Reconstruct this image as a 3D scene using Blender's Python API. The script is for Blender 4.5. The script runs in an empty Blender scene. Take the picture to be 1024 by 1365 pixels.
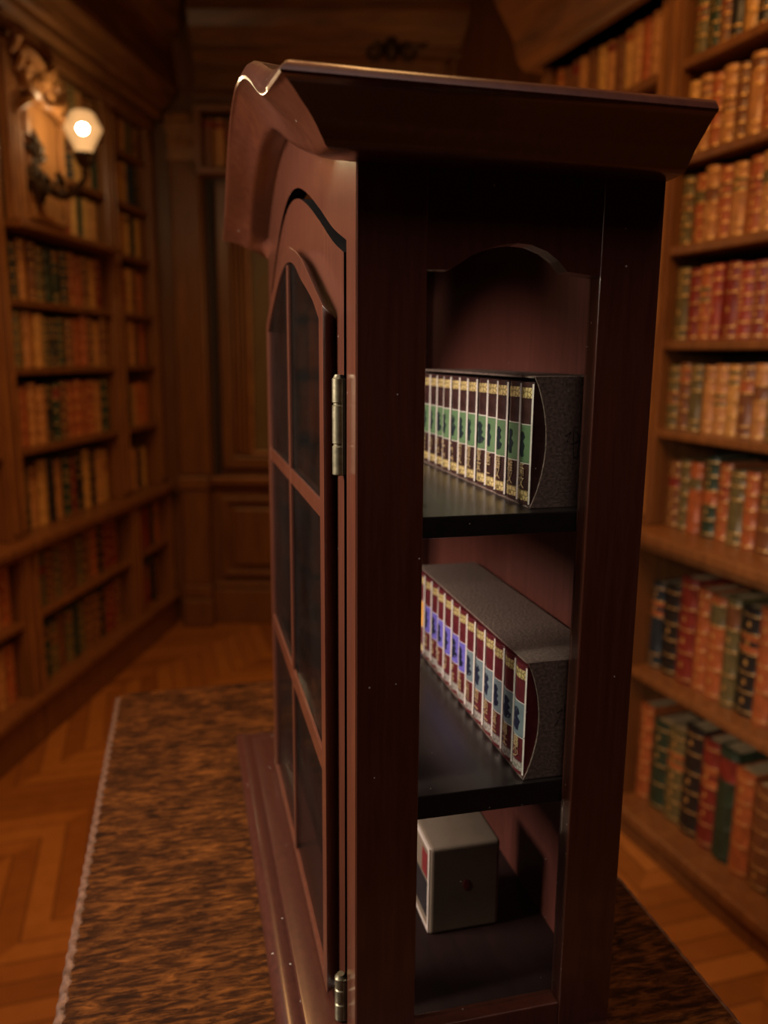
import bpy, bmesh, math, random
from mathutils import Vector, Matrix
random.seed(7)
C = bpy.context.scene.collection
PI = math.pi

# ------------------------------------------------------------------ materials
def new_mat(name):
    m = bpy.data.materials.new(name); m.use_nodes = True
    nt = m.node_tree; nt.nodes.clear()
    out = nt.nodes.new('ShaderNodeOutputMaterial')
    b = nt.nodes.new('ShaderNodeBsdfPrincipled')
    nt.links.new(b.outputs[0], out.inputs[0])
    return m, nt, b, out

def ramp(nt, fac, stops):
    r = nt.nodes.new('ShaderNodeValToRGB')
    e = r.color_ramp.elements
    while len(e) < len(stops): e.new(0.5)
    for i, (p, c) in enumerate(stops):
        e[i].position = p; e[i].color = (c[0], c[1], c[2], 1)
    nt.links.new(fac, r.inputs[0])
    return r.outputs[0]

def coords(nt, scale=(1, 1, 1), rot=(0, 0, 0)):
    tc = nt.nodes.new('ShaderNodeTexCoord')
    mp = nt.nodes.new('ShaderNodeMapping')
    mp.inputs['Scale'].default_value = scale
    mp.inputs['Rotation'].default_value = rot
    nt.links.new(tc.outputs['Object'], mp.inputs[0])
    return mp.outputs[0]

def noise(nt, vec, scale, detail=4, rough=.6, dist=0):
    n = nt.nodes.new('ShaderNodeTexNoise')
    n.inputs['Scale'].default_value = scale; n.inputs['Detail'].default_value = detail
    n.inputs['Roughness'].default_value = rough; n.inputs['Distortion'].default_value = dist
    if vec is not None: nt.links.new(vec, n.inputs['Vector'])
    return n.outputs[0]

def math_node(nt, op, a, b=None):
    n = nt.nodes.new('ShaderNodeMath'); n.operation = op
    for i, x in enumerate((a, b)):
        if x is None: continue
        if isinstance(x, (int, float)): n.inputs[i].default_value = x
        else: nt.links.new(x, n.inputs[i])
    return n.outputs[0]

def mixc(nt, fac, a, b):
    n = nt.nodes.new('ShaderNodeMix'); n.data_type = 'RGBA'
    for sock, x in ((n.inputs[0], fac), (n.inputs[6], a), (n.inputs[7], b)):
        if isinstance(x, (int, float)): sock.default_value = x
        elif isinstance(x, tuple): sock.default_value = (x[0], x[1], x[2], 1)
        else: nt.links.new(x, sock)
    return n.outputs[2]

def bump(nt, b, h, strength=.2, dist=.002):
    n = nt.nodes.new('ShaderNodeBump')
    n.inputs['Strength'].default_value = strength; n.inputs['Distance'].default_value = dist
    nt.links.new(h, n.inputs['Height']); nt.links.new(n.outputs[0], b.inputs['Normal'])

def specks(nt, vec, col, scale, size, keep, tint):
    """sparse dust specks mixed over a colour"""
    v = nt.nodes.new('ShaderNodeTexVoronoi'); v.inputs['Scale'].default_value = scale
    nt.links.new(vec, v.inputs['Vector'])
    near = math_node(nt, 'LESS_THAN', v.outputs['Distance'], size)
    sep = nt.nodes.new('ShaderNodeSeparateColor'); nt.links.new(v.outputs['Color'], sep.inputs[0])
    pick = math_node(nt, 'GREATER_THAN', sep.outputs[0], keep)
    f = math_node(nt, 'MULTIPLY', near, pick)
    return mixc(nt, f, col, tint), f

def wood(name, dark, light, grain=(30, 30, 2), rough=.35, nscale=3., bstr=.08, spec=.5, coat=0., dust=False):
    m, nt, b, _ = new_mat(name)
    v = coords(nt, grain)
    n = noise(nt, v, nscale, 6, .65, .4)
    col = ramp(nt, n, [(.3, dark), (.7, light)])
    if dust:
        v2 = coords(nt)
        col, f = specks(nt, v2, col, 70, .05, .55, (.40, .37, .33))
    nt.links.new(col, b.inputs['Base Color'])
    b.inputs['Roughness'].default_value = rough
    b.inputs['Specular IOR Level'].default_value = spec
    b.inputs['Coat Weight'].default_value = coat
    b.inputs['Coat Roughness'].default_value = .15
    bump(nt, b, n, bstr)
    return m

def plain(name, col, rough=.5, metal=0., vary=.25, scale=60, bstr=.1, spec=.5):
    m, nt, b, _ = new_mat(name)
    v = coords(nt)
    n = noise(nt, v, scale, 4)
    d = tuple(c * (1 - vary) for c in col); l = tuple(min(1, c * (1 + vary)) for c in col)
    nt.links.new(ramp(nt, n, [(.3, d), (.7, l)]), b.inputs['Base Color'])
    b.inputs['Roughness'].default_value = rough; b.inputs['Metallic'].default_value = metal
    b.inputs['Specular IOR Level'].default_value = spec
    if bstr: bump(nt, b, n, bstr, .001)
    return m

M = {}
M['mahogany'] = wood('mahogany', (.054, .014, .008), (.088, .026, .013), (60, 60, 4), .34, 3, .03, .5, 1., True)
M['satin'] = wood('mahogany_satin', (.024, .006, .004), (.042, .011, .007), (60, 60, 4), .34, 3, .03, .5, .35, True)
M['mahogany_in'] = wood('mahogany_interior', (.10, .035, .025), (.165, .055, .040), (60, 60, 4), .36, 3, .06)
M['gap_shade'] = plain('gap_shade_black', (.004, .003, .003), .9, 0, .2, 60, 0, .05)  # shade of the door gap, painted black onto its facing walls
M['dull_dark'] = wood('dull_dark_wood', (.014, .008, .007), (.024, .012, .01), (40, 4, 40), .6, 3, .05, .2)
M['black_wood'] = wood('black_stained_wood', (.012, .010, .009), (.02, .017, .015), (40, 4, 40), .28, 3, .05)
M['bookcase'] = wood('bookcase_wood', (.12, .045, .014), (.23, .09, .027), (14, 14, 1.2), .4, 3, .06)
M['panel'] = wood('wainscot_wood', (.10, .038, .012), (.19, .075, .022), (12, 12, 1.1), .42, 3, .06)
M['ceil'] = wood('ceiling_wood', (.07, .026, .008), (.22, .085, .024), (1.2, 9, 9), .45, 3, .08)
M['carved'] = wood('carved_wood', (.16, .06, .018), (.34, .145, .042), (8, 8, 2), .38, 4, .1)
M['dark_carved'] = plain('dark_bronze', (.05, .027, .012), .4, .5)
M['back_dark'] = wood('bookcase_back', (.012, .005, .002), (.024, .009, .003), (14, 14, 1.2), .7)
M['brass'] = plain('aged_brass', (.17, .15, .10), .42, .85, .3, 180, .15)
M['paper'] = plain('paper', (.36, .25, .13), .8, 0, .2, 40)
M['glass'] = None
def glass_mat(name, tint):
    m, nt, b, out = new_mat(name)
    nt.nodes.remove(b)
    t = nt.nodes.new('ShaderNodeBsdfTransparent'); t.inputs[0].default_value = (tint[0], tint[1], tint[2], 1)
    g = nt.nodes.new('ShaderNodeBsdfGlossy'); g.inputs['Roughness'].default_value = .04
    d = nt.nodes.new('ShaderNodeBsdfDiffuse'); d.inputs[0].default_value = (.6, .57, .52, 1)
    fr = nt.nodes.new('ShaderNodeFresnel'); fr.inputs[0].default_value = 1.18
    mx = nt.nodes.new('ShaderNodeMixShader')
    nt.links.new(math_node(nt, 'MULTIPLY', fr.outputs[0], .4), mx.inputs[0])
    nt.links.new(t.outputs[0], mx.inputs[1]); nt.links.new(g.outputs[0], mx.inputs[2])
    v = coords(nt)
    _, f = specks(nt, v, (0., 0., 0.), 90, .05, .72, (1., 1., 1.))
    haze = math_node(nt, 'MULTIPLY', noise(nt, v, 14, 3), .006)
    fac = math_node(nt, 'MAXIMUM', math_node(nt, 'MULTIPLY', f, .55), haze)
    m2 = nt.nodes.new('ShaderNodeMixShader')
    nt.links.new(fac, m2.inputs[0]); nt.links.new(mx.outputs[0], m2.inputs[1]); nt.links.new(d.outputs[0], m2.inputs[2])
    nt.links.new(m2.outputs[0], out.inputs[0])
    return m
M['glass'] = glass_mat('cabinet_glass', (.95, .95, .95)); M['front_glass'] = glass_mat('front_glass', (.62, .58, .60))

def table_mat():
    m, nt, b, _ = new_mat('rough_brown_table')
    v = coords(nt, (13, 60, 40), (0, 0, .12))
    n = noise(nt, v, 3.2, 9, .72, .6)
    n2 = noise(nt, coords(nt, (5, 9, 9)), 3, 3)
    f = math_node(nt, 'ADD', math_node(nt, 'MULTIPLY', n, .8), math_node(nt, 'MULTIPLY', n2, .25))
    nt.links.new(ramp(nt, f, [(.38, (.005, .002, .001)), (.50, (.026, .008, .002)), (.63, (.10, .032, .006)), (.80, (.27, .09, .017))]), b.inputs['Base Color'])
    b.inputs['Roughness'].default_value = .7; b.inputs['Specular IOR Level'].default_value = .06
    bump(nt, b, n, .5, .002)
    return m
M['table'] = table_mat()
M['rope'] = plain('worn_gilt_wood', (.085, .042, .027), .42, .0, .5, 120, .3)

def floor_mat():
    m, nt, b, _ = new_mat('chevron_parquet')
    tc = nt.nodes.new('ShaderNodeTexCoord')
    mp = nt.nodes.new('ShaderNodeMapping'); mp.inputs['Rotation'].default_value = (0, 0, .5)
    nt.links.new(tc.outputs['Object'], mp.inputs[0])
    s = nt.nodes.new('ShaderNodeSeparateXYZ'); nt.links.new(mp.outputs[0], s.inputs[0])
    w, pw = .34, .10
    tri = math_node(nt, 'PINGPONG', s.outputs[0], w)
    vv = math_node(nt, 'ADD', s.outputs[1], tri)
    q = math_node(nt, 'DIVIDE', vv, pw)
    pid = math_node(nt, 'FLOOR', q); fr = math_node(nt, 'FRACT', q)
    sid = math_node(nt, 'FLOOR', math_node(nt, 'DIVIDE', s.outputs[0], w))
    cx = nt.nodes.new('ShaderNodeCombineXYZ'); nt.links.new(pid, cx.inputs[0]); nt.links.new(sid, cx.inputs[1])
    wn = nt.nodes.new('ShaderNodeTexWhiteNoise'); wn.noise_dimensions = '2D'; nt.links.new(cx.outputs[0], wn.inputs['Vector'])
    n = noise(nt, coords(nt, (6, 6, 6)), 3, 5)
    f = math_node(nt, 'ADD', math_node(nt, 'MULTIPLY', wn.outputs[0], .5), math_node(nt, 'MULTIPLY', n, .5))
    col = ramp(nt, f, [(.15, (.20, .065, .012)), (.5, (.30, .105, .02)), (.85, (.40, .155, .034))])
    gap = math_node(nt, 'LESS_THAN', fr, .06)
    nt.links.new(mixc(nt, gap, col, (.10, .032, .008)), b.inputs['Base Color'])
    b.inputs['Roughness'].default_value = .42
    return m
M['floor'] = floor_mat()

def gold_mat(name, col, patt=260, dark=(.10, .075, .02)):
    m, nt, b, _ = new_mat(name)
    v = coords(nt)
    vo = nt.nodes.new('ShaderNodeTexVoronoi'); vo.feature = 'DISTANCE_TO_EDGE'; vo.inputs['Scale'].default_value = patt
    nt.links.new(v, vo.inputs['Vector'])
    nt.links.new(ramp(nt, vo.outputs[0], [(.03, dark), (.16, col)]), b.inputs['Base Color'])
    b.inputs['Metallic'].default_value = .45; b.inputs['Roughness'].default_value = .38
    return m
M['gold_leaf'] = gold_mat('gold_leaf', (1., .86, .38), 330, (.30, .23, .07))
M['gilt'] = gold_mat('gilt_tooling', (.80, .50, .16), 90, (.45, .24, .06))
M['gold_text'] = plain('gold_text', (.80, .66, .34), .4, .3, .15)
M['silver_foot'] = gold_mat('silver_leaf', (.70, .70, .62), 330, (.3, .3, .24))
M['jacket'] = plain('clear_jacket_edge', (.86, .86, .76), .3, 0, .1)
M['green_panel'] = plain('green_print', (.13, .26, .115), .45, 0, .15, 90)
M['teal_panel'] = plain('teal_print', (.19, .27, .29), .45, 0, .15, 90)
M['violet_panel'] = plain('violet_print', (.17, .15, .62), .45, 0, .15, 90)
M['orange_panel'] = plain('orange_print', (.85, .42, .06), .45, 0, .15, 90)
M['figure_ink'] = plain('dark_figure_print', (.010, .026, .030), .5, 0, .3, 90)
M['figure_blue'] = plain('navy_figure_print', (.012, .016, .045), .5, 0, .3, 90)
M['mini_brown'] = plain('brown_binding', (.055, .026, .022), .3, 0, .4, 140, .3)
M['mini_red'] = plain('maroon_binding', (.13, .020, .026), .34, 0, .25, 140, .2)
M['slipcase'] = plain('grained_slipcase', (.20, .155, .12), .7, 0, .5, 420, .9)
M['ink_faint'] = plain('faint_ink', (.012, .008, .007), .6)
M['carton'] = plain('beige_card', (.24, .20, .14), .7, 0, .1, 50, .05)
M['carton_white'] = plain('white_card', (.75, .70, .60), .6, 0, .06)
M['red_print'] = plain('red_print', (.24, .035, .035), .5, 0, .3, 200)
M['dark_print'] = plain('dark_print', (.03, .028, .03), .5)
M['olive_panel'] = wood('olive_panel', (.095, .062, .024), (.15, .10, .04), (5, 5, 1), .5, 3, .03)
LEATHER = {
    'dark green': (.020, .038, .022), 'black': (.015, .013, .012), 'maroon': (.17, .022, .014), 'red': (.26, .035, .018),
    'tan': (.40, .18, .06), 'brown': (.15, .055, .02), 'ochre': (.46, .24, .07), 'olive': (.11, .085, .032),
    'navy': (.016, .026, .036), 'rust': (.32, .085, .025)}
LM = {k: plain('leather_' + k.replace(' ', '_'), v, .42, 0, .3, 30, .15) for k, v in LEATHER.items()}

def globe_mat():
    m, nt, b, out = new_mat('frosted_globe')
    nt.nodes.remove(b)
    t = nt.nodes.new('ShaderNodeBsdfTransparent'); t.inputs[0].default_value = (1, .9, .72, 1)
    e = nt.nodes.new('ShaderNodeEmission'); e.inputs[0].default_value = (1, .52, .20, 1)
    lw = nt.nodes.new('ShaderNodeLayerWeight'); lw.inputs[0].default_value = .35
    inv = math_node(nt, 'SUBTRACT', 1., lw.outputs['Facing'])
    nt.links.new(math_node(nt, 'ADD', math_node(nt, 'MULTIPLY', math_node(nt, 'POWER', inv, 2.), .75), .55), e.inputs[1])
    mx = nt.nodes.new('ShaderNodeMixShader'); mx.inputs[0].default_value = .62
    nt.links.new(t.outputs[0], mx.inputs[1]); nt.links.new(e.outputs[0], mx.inputs[2]); nt.links.new(mx.outputs[0], out.inputs[0])
    return m
M['globe'] = globe_mat()
def bulb_mat():
    m, nt, b, out = new_mat('glowing_bulb')
    b.inputs['Base Color'].default_value = (1, .9, .7, 1)
    b.inputs['Emission Color'].default_value = (1, .86, .6, 1)
    b.inputs['Emission Strength'].default_value = 620
    return m
M['bulb'] = bulb_mat()

# ------------------------------------------------------------------ mesh helpers
class MB:
    def __init__(s): s.v = []; s.f = []; s.mi = []; s.sm = []
    def add(s, vs, fs, mi=0, smooth=False):
        b = len(s.v); s.v += [tuple(x) for x in vs]
        for f in fs:
            s.f.append(tuple(b + i for i in f)); s.mi.append(mi); s.sm.append(smooth)
    def box(s, lo, hi, mi=0):
        x0, y0, z0 = lo; x1, y1, z1 = hi
        s.add([(x0, y0, z0), (x1, y0, z0), (x1, y1, z0), (x0, y1, z0), (x0, y0, z1), (x1, y0, z1), (x1, y1, z1), (x0, y1, z1)],
              [(0, 3, 2, 1), (4, 5, 6, 7), (0, 1, 5, 4), (1, 2, 6, 5), (2, 3, 7, 6), (3, 0, 4, 7)], mi)
    def grid(s, rows, mi=0, smooth=True, closed=False):
        n = len(rows[0]); vs = [p for r in rows for p in r]; fs = []
        for i in range(len(rows) - 1):
            for j in range(n if closed else n - 1):
                k = (j + 1) % n
                fs.append((i * n + j, i * n + k, (i + 1) * n + k, (i + 1) * n + j))
        s.add(vs, fs, mi, smooth)
    def prism(s, poly, f3, a, b, mi=0, smooth=False):
        """poly: 2-D loop; f3(p, depth) -> 3-D"""
        n = len(poly)
        vs = [f3(p, a) for p in poly] + [f3(p, b) for p in poly]
        fs = [tuple(range(n)), tuple(range(2 * n - 1, n - 1, -1))]
        s.add(vs, fs, mi)
        s.add(vs, [(i, i + n, (i + 1) % n + n, (i + 1) % n) for i in range(n)], mi, smooth)
    def tube(s, path, radii, seg=8, mi=0, flat=1.0, cap=True):
        path = [Vector(p) for p in path]; rows = []
        up = Vector((0, 0, 1))
        for i, p in enumerate(path):
            d = (path[min(i + 1, len(path) - 1)] - path[max(i - 1, 0)]).normalized()
            a = d.cross(up)
            if a.length < 1e-4: a = d.cross(Vector((0, 1, 0)))
            a.normalize(); b = a.cross(d)
            r = radii[i] if isinstance(radii, (list, tuple)) else radii
            rows.append([p + (a * math.cos(2 * PI * k / seg) + b * math.sin(2 * PI * k / seg) * flat) * r for k in range(seg)])
        s.grid(rows, mi, True, True)
        if cap:
            s.add(rows[0], [tuple(range(seg))], mi); s.add(rows[-1], [tuple(range(seg - 1, -1, -1))], mi)
    def lathe(s, prof, c=(0, 0, 0), seg=16, mi=0, smooth=True):
        rows = [[(c[0] + r * math.cos(2 * PI * k / seg), c[1] + r * math.sin(2 * PI * k / seg), c[2] + z) for k in range(seg)] for r, z in prof]
        s.grid(rows, mi, smooth, True)
        if prof[0][0] > 1e-6: s.add(rows[0], [tuple(range(seg - 1, -1, -1))], mi)
        if prof[-1][0] > 1e-6: s.add(rows[-1], [tuple(range(seg))], mi)
    def ring(s, outer, inner, f3, a, b, mi=0, close=True, outer_back=None, wall_mi=None):
        """frame between two matched 2-D loops, depths a (front) .. b (back)"""
        ob = outer_back or outer; n = len(outer); m = n if close else n - 1
        R = [[f3(p, a) for p in outer], [f3(p, a) for p in inner], [f3(p, b) for p in inner], [f3(p, b) for p in ob]]
        vs = [p for r in R for p in r]; fs = []
        for j in range(4):
            k = (j + 1) % 4
            for i in range(m):
                ii = (i + 1) % n
                fs.append((j * n + i, j * n + ii, k * n + ii, k * n + i))
        if wall_mi is None: s.add(vs, fs, mi)
        else:
            for j in range(4): s.add(vs, fs[j * m:(j + 1) * m], wall_mi.get(j, mi))
        if not close:
            s.add(vs, [(0, n, 2 * n, 3 * n), (n - 1, 4 * n - 1, 3 * n - 1, 2 * n - 1)], mi)
    def build(s, name, mats, parent=None, mat4=None, bevel=0, seg=2, sharp=38):
        me = bpy.data.meshes.new(name); me.from_pydata(s.v, [], s.f)
        if not isinstance(mats, (list, tuple)): mats = [mats]
        for m in mats: me.materials.append(m)
        for p, mi, sm in zip(me.polygons, s.mi, s.sm):
            p.material_index = mi; p.use_smooth = sm
        bm = bmesh.new(); bm.from_mesh(me)
        bmesh.ops.remove_doubles(bm, verts=bm.verts, dist=1e-6)
        bmesh.ops.recalc_face_normals(bm, faces=bm.faces)
        bm.to_mesh(me); bm.free()
        if any(s.sm): me.set_sharp_from_angle(angle=math.radians(sharp))
        o = bpy.data.objects.new(name, me); C.objects.link(o)
        if parent is not None: o.parent = parent
        if mat4 is not None: o.matrix_world = mat4
        if bevel:
            bv = o.modifiers.new('bevel', 'BEVEL'); bv.width = bevel; bv.segments = seg
            bv.limit_method = 'ANGLE'; bv.angle_limit = math.radians(40)
        return o

def tag(o, label=None, cat=None, group=None, kind=None):
    if label: o['label'] = label
    if cat: o['category'] = cat
    if group: o['group'] = group
    if kind: o['kind'] = kind
    return o
def empty(name, mat4, label, cat, group=None):
    o = bpy.data.objects.new(name, None); C.objects.link(o); o.empty_display_size = .05
    o.matrix_world = mat4
    return tag(o, label, cat, group)

def spline(pts):
    """Catmull-Rom style interpolation of y(x)"""
    xs = [p[0] for p in pts]; ys = [p[1] for p in pts]
    ms = []
    for i in range(len(pts)):
        a = max(i - 1, 0); b = min(i + 1, len(pts) - 1)
        ms.append((ys[b] - ys[a]) / (xs[b] - xs[a]))
    def f(x):
        if x <= xs[0]: return ys[0]
        if x >= xs[-1]: return ys[-1]
        i = max(k for k in range(len(xs)) if xs[k] <= x); i = min(i, len(xs) - 2)
        h = xs[i + 1] - xs[i]; u = (x - xs[i]) / h
        return ((1 + 2 * u) * (1 - u) ** 2 * ys[i] + u * (1 - u) ** 2 * h * ms[i] + u * u * (3 - 2 * u) * ys[i + 1] + u * u * (u - 1) * h * ms[i + 1])
    return f
def lin(a, b, n): return [a + (b - a) * i / (n - 1) for i in range(n)]

# ------------------------------------------------------------------ camera
CAM_Z = 1.5
pitch, roll, fpx = .1922, .0078, 1076.6
fwd = Vector((0, math.cos(pitch), -math.sin(pitch))); rt = Vector((1, 0, 0)); up = rt.cross(fwd)
r2 = rt * math.cos(roll) + up * math.sin(roll); u2 = up * math.cos(roll) - rt * math.sin(roll)
cd = bpy.data.cameras.new('camera'); cam = bpy.data.objects.new('camera', cd); C.objects.link(cam)
cam.matrix_world = Matrix(((r2.x, u2.x, -fwd.x, 0), (r2.y, u2.y, -fwd.y, 0), (r2.z, u2.z, -fwd.z, CAM_Z), (0, 0, 0, 1)))
cd.sensor_fit = 'HORIZONTAL'; cd.sensor_width = 36; cd.lens = fpx / 1024 * 36
cd.clip_start = .02; cd.clip_end = 60
cd.dof.use_dof = True; cd.dof.focus_distance = .52; cd.dof.aperture_fstop = 6.8
bpy.context.scene.camera = cam

# ------------------------------------------------------------------ cabinet frame: s to the right along its side, t away along its front, z up
K = 1.2
YAW = .2425
TABLE_Z = CAM_Z - .415 * K
OC = Vector((-.01428 * K, .39803 * K, TABLE_Z))
RZ = Matrix.Rotation(YAW, 4, 'Z')
def cmat(s=0, t=0, z=0): return Matrix.Translation(OC) @ RZ @ Matrix.Translation((s * K, t * K, z * K))
def k3(s, t, z): return (s * K, t * K, z * K)
def kb(mb, lo, hi, mi=0): mb.box(k3(*lo), k3(*hi), mi)
ft = lambda p, d: k3(d, p[0], p[1])        # loop in (t,z), depth along s
fs_ = lambda p, d: k3(p[0], d, p[1])       # loop in (s,z), depth along t
W, D = .3965, .1617

# ---- table
tb = empty('library_table', cmat(0, 0, 0), 'dark brown grained wooden table with rope-carved edge carrying the mahogany cabinet', 'table')
tb.matrix_world = cmat(0, 0, 0)
TL, TR, TN, TF = -.172, .245, -.17, .60
mb = MB()
pts = []
for (cx, cy, a0) in ((TR - .012, TN + .012, -90), (TR - .012, TF - .012, 0), (TL + .012, TF - .012, 90), (TL + .012, TN + .012, 180)):
    for i in range(6):
        a = math.radians(a0 + 90 * i / 5); pts.append((cx + .012 * math.cos(a), cy + .012 * math.sin(a)))
mb.prism(pts, lambda p, d: k3(p[0], p[1], d), -.022, 0)
mb.build('tabletop', M['table'], tb)
def rope(x, y0, y1, r, turns, name):
    mb = MB(); n = int(turns * 9); rows = []
    for i in range(n + 1):
        y = y0 + (y1 - y0) * i / n; row = []
        for k in range(14):
            a = 2 * PI * k / 14; q = 3 * a - i / n * turns * 2 * PI
            rr = r * (1 + .09 * math.cos(q)); row.append(k3(x + rr * math.cos(a), y, -.0042 + rr * math.sin(a)))
        rows.append(row)
    mb.grid(rows, 0, True, True)
    mb.add(rows[0], [tuple(range(14))]); mb.add(rows[-1], [tuple(range(13, -1, -1))])
    o = mb.build(name, M['rope'], tb); o['label'] = 'worn gilt rope-twist moulding'
rope(TL - .0005, TN + .012, TF - .010, .0048, 50, 'rope_moulding')
rope(TR + .001, TN + .012, TF - .012, .0034, 50, 'rope_moulding')
mb = MB(); kb(mb, (TL + .03, TN + .03, -.075), (TR - .03, TF - .03, -.0222)); mb.build('apron', M['bookcase'], tb, bevel=.003)
for sx in (TL + .045, TR - .045):
    for ty in (TN + .045, TF - .045):
        mb = MB(); h = TABLE_Z / K
        mb.lathe([(.012 * K, -h * K), (.015 * K, (-h + .02) * K), (.010 * K, (-h + .06) * K), (.016 * K, -h * .55 * K), (.011 * K, -h * .3 * K), (.02 * K, -.16 * K), (.02 * K, -.0752 * K)], k3(sx, ty, 0), 16)
        mb.build('leg', M['bookcase'], tb)

# ---- cabinet
cab = empty('display_cabinet', cmat(), 'tall dark mahogany glazed cabinet with arched pediment standing on the brown table', 'cabinet')
MW = M['mahogany']
# base moulding
prof = [(-.012, .0006), (.0402, .0006), (.0407, .004), (.0398, .008), (.0374, .0112), (.0338, .0131), (.0298, .0133), (.0262, .0122), (.0244, .0114), (.0237, .0134), (.0222, .0140), (.012, .0143), (-.012, .0145)]
mb = MB()
rows = [[k3(D, -e, .0006 + (z - .0006) * .45) for e, z in prof], [k3(-e, -e, z) for e, z in prof], [k3(-e, W + e, z) for e, z in prof], [k3(D, W + e, .0006 + (z - .0006) * .45) for e, z in prof]]
mb.grid(rows, 0, True, True)
for r in (rows[0], rows[-1]): mb.add(r, [tuple(range(len(prof)))])
mb.build('base_moulding', M['satin'], cab, sharp=30)
mb = MB(); kb(mb, (.0122, .0122, .001), (D - .004, W - .0122, .0150)); mb.build('bottom_board', M['dull_dark'], cab)
# sides (near and far)
for t0, t1, nm in ((-.0003, .012, 'near'), (W - .012, W + .0003, 'far')):
    mb = MB(); kb(mb, (.0002, t0, .004), (.0354, t1, .5035)); mb.build('corner_post', MW, cab, bevel=.0008)
    mb = MB(); kb(mb, (.1277, t0, .004), (D, t1, .5035)); mb.build('corner_post', MW, cab, bevel=.0008)
    arch = [(.0354, .4558), (.0469, .4560), (.0583, .4632), (.0660, .4665), (.0738, .4687), (.082, .4697), (.0895, .4692), (.0979, .4664), (.1045, .462), (.1095, .4570), (.1277, .455)]
    mb = MB(); poly = [(.0354, .5035)] + arch + [(.1277, .5035)]
    mb.prism(poly, fs_, t0 + .0006, t1); mb.build('top_rail', MW, cab)
    mb = MB(); kb(mb, (.0354, t0 + .0006, .004), (.1277, t1, .0258)); mb.build('bottom_rail', MW, cab, bevel=.001)
    mb = MB(); g0 = t0 + .0085 if nm == 'near' else t0 + .004
    poly = [(.0356, .026)] + [(x, z - .0002) for x, z in arch] + [(.1275, .026)]
    poly[1] = (.0356, poly[1][1]); poly[-2] = (.1275, poly[-2][1])
    mb.prism(poly, fs_, g0, g0 + .0012); mb.build('side_glass', M['glass'], cab)
mb = MB(); kb(mb, (D - .0038, .0122, .0146), (D - .0002, W - .0122, .5035)); mb.build('back_panel', M['mahogany_in'], cab)
for z0, z1, mt in ((.3188, .3306, M['black_wood']), (.154, .1685, M['black_wood'])):
    mb = MB(); kb(mb, (.0125, .0124, z0), (D - .0042, W - .0124, z1)); mb.build('shelf', mt, cab, bevel=.0008)
# inner top board
mb = MB(); kb(mb, (.024, .0124, .496), (D - .0042, W - .0124, .503)); mb.build('top_board', MW, cab)
# pediment curves
Bc = spline([(-.037, .5028), (0, .503), (.03, .5103), (.0613, .5187), (.105, .5317), (.1606, .551), (.2061, .5652), (.245, .5705), (.285, .569), (.32, .561), (.355, .547), (.385, .528), (.41, .512), (.4345, .505)])
Lc = spline([(-.038, .5252), (-.02, .5268), (0, .5302), (.033, .5363), (.0543, .5432), (.0854, .5557), (.1165, .5679), (.1524, .5797), (.1952, .5888), (.2317, .5926), (.2879, .5858), (.3401, .5641), (.3908, .5359), (.4345, .5205)])
Tc = spline([(-.038, .5318), (-.02, .5355), (0, .5405), (.0271, .5476), (.0514, .5556), (.0824, .5674), (.123, .5818), (.1548, .5907), (.1921, .597), (.2212, .5988), (.2832, .5935), (.342, .5735), (.3908, .5455), (.4345, .529)])
gapc = spline([(.0228, .4705), (.060, .4815), (.105, .4990), (.150, .5150), (.19, .5258), (.225, .5298), (.26, .527), (.30, .5145), (.34, .493), (.3732, .4705)])
N = 61
gt = lin(.0228, .3732, N)
outer = [(0, .0146)] + [(t, Bc(t) + .006) for t in lin(0, W, N)] + [(W, .0146)]
inner = [(.0228, .0146)] + [(t, gapc(t) + .0004) for t in gt] + [(.3732, .0146)]
mb = MB(); mb.ring(outer, inner, ft, 0, .012, 0, False, None, {1: 1}); mb.build('face_frame', [MW, M['gap_shade']], cab)
# cornice
cp = [(0, 0), (.0085, .0002), (.0145, .0009), (.0172, .0022), (.0190, .0046), (.0216, .0080), (.0241, .0108), (.027, .0135), (.030, .0160), (.033, .0188), (.0355, .0208), (.0372, .0222), (.0388, .0228), (.0394, .0240), (.0380, .0262), (.0362, .0284), (.0335, .0295)]
FI = 11
def front_pt(e, h, j, t):
    b, l, tp = Bc(t), Lc(t), Tc(t)
    if j <= FI: z = b + (l - b) * h / .0222
    else: z = l + (tp - l) * (h - .0222) / .0073
    return k3(-e, t, z)
mb = MB(); rows = []
zb0 = .5028
rows.append([k3(D, -e, zb0 + h) for e, h in cp] + [k3(D, 0, .5318)])
rows.append([k3(0, -e, zb0 + h) for e, h in cp] + [k3(0, 0, .5318)])
rows.append([front_pt(e, h, j, -e * .999) for j, (e, h) in enumerate(cp)] + [k3(0, 0, Tc(0) - .003)])
ts = lin(.012, W - .004, 46)
for t in ts:
    rows.append([front_pt(e, h, j, t) for j, (e, h) in enumerate(cp)] + [k3(0, t, Tc(t) - .003)])
rows.append([front_pt(e, h, j, W + e) for j, (e, h) in enumerate(cp)] + [k3(0, W, Tc(W) - .003)])
rows.append([k3(0, W + e, zb0 + h) for e, h in cp] + [k3(0, W, .5318)])
rows.append([k3(D, W + e, zb0 + h) for e, h in cp] + [k3(D, W, .5318)])
# side returns
mb.grid(rows[:2], 0, True); mb.grid(rows[-2:], 0, True)
mb.grid([rows[1], rows[2]], 0, True); mb.grid(rows[2:-2], 0, True); mb.grid([rows[-3], rows[-2]], 0, True)
for r in (rows[0], rows[-1]): mb.add(list(r) + [(r[-1][0], r[-1][1], zb0 * K)], [tuple(range(len(r) + 1))])
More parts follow.
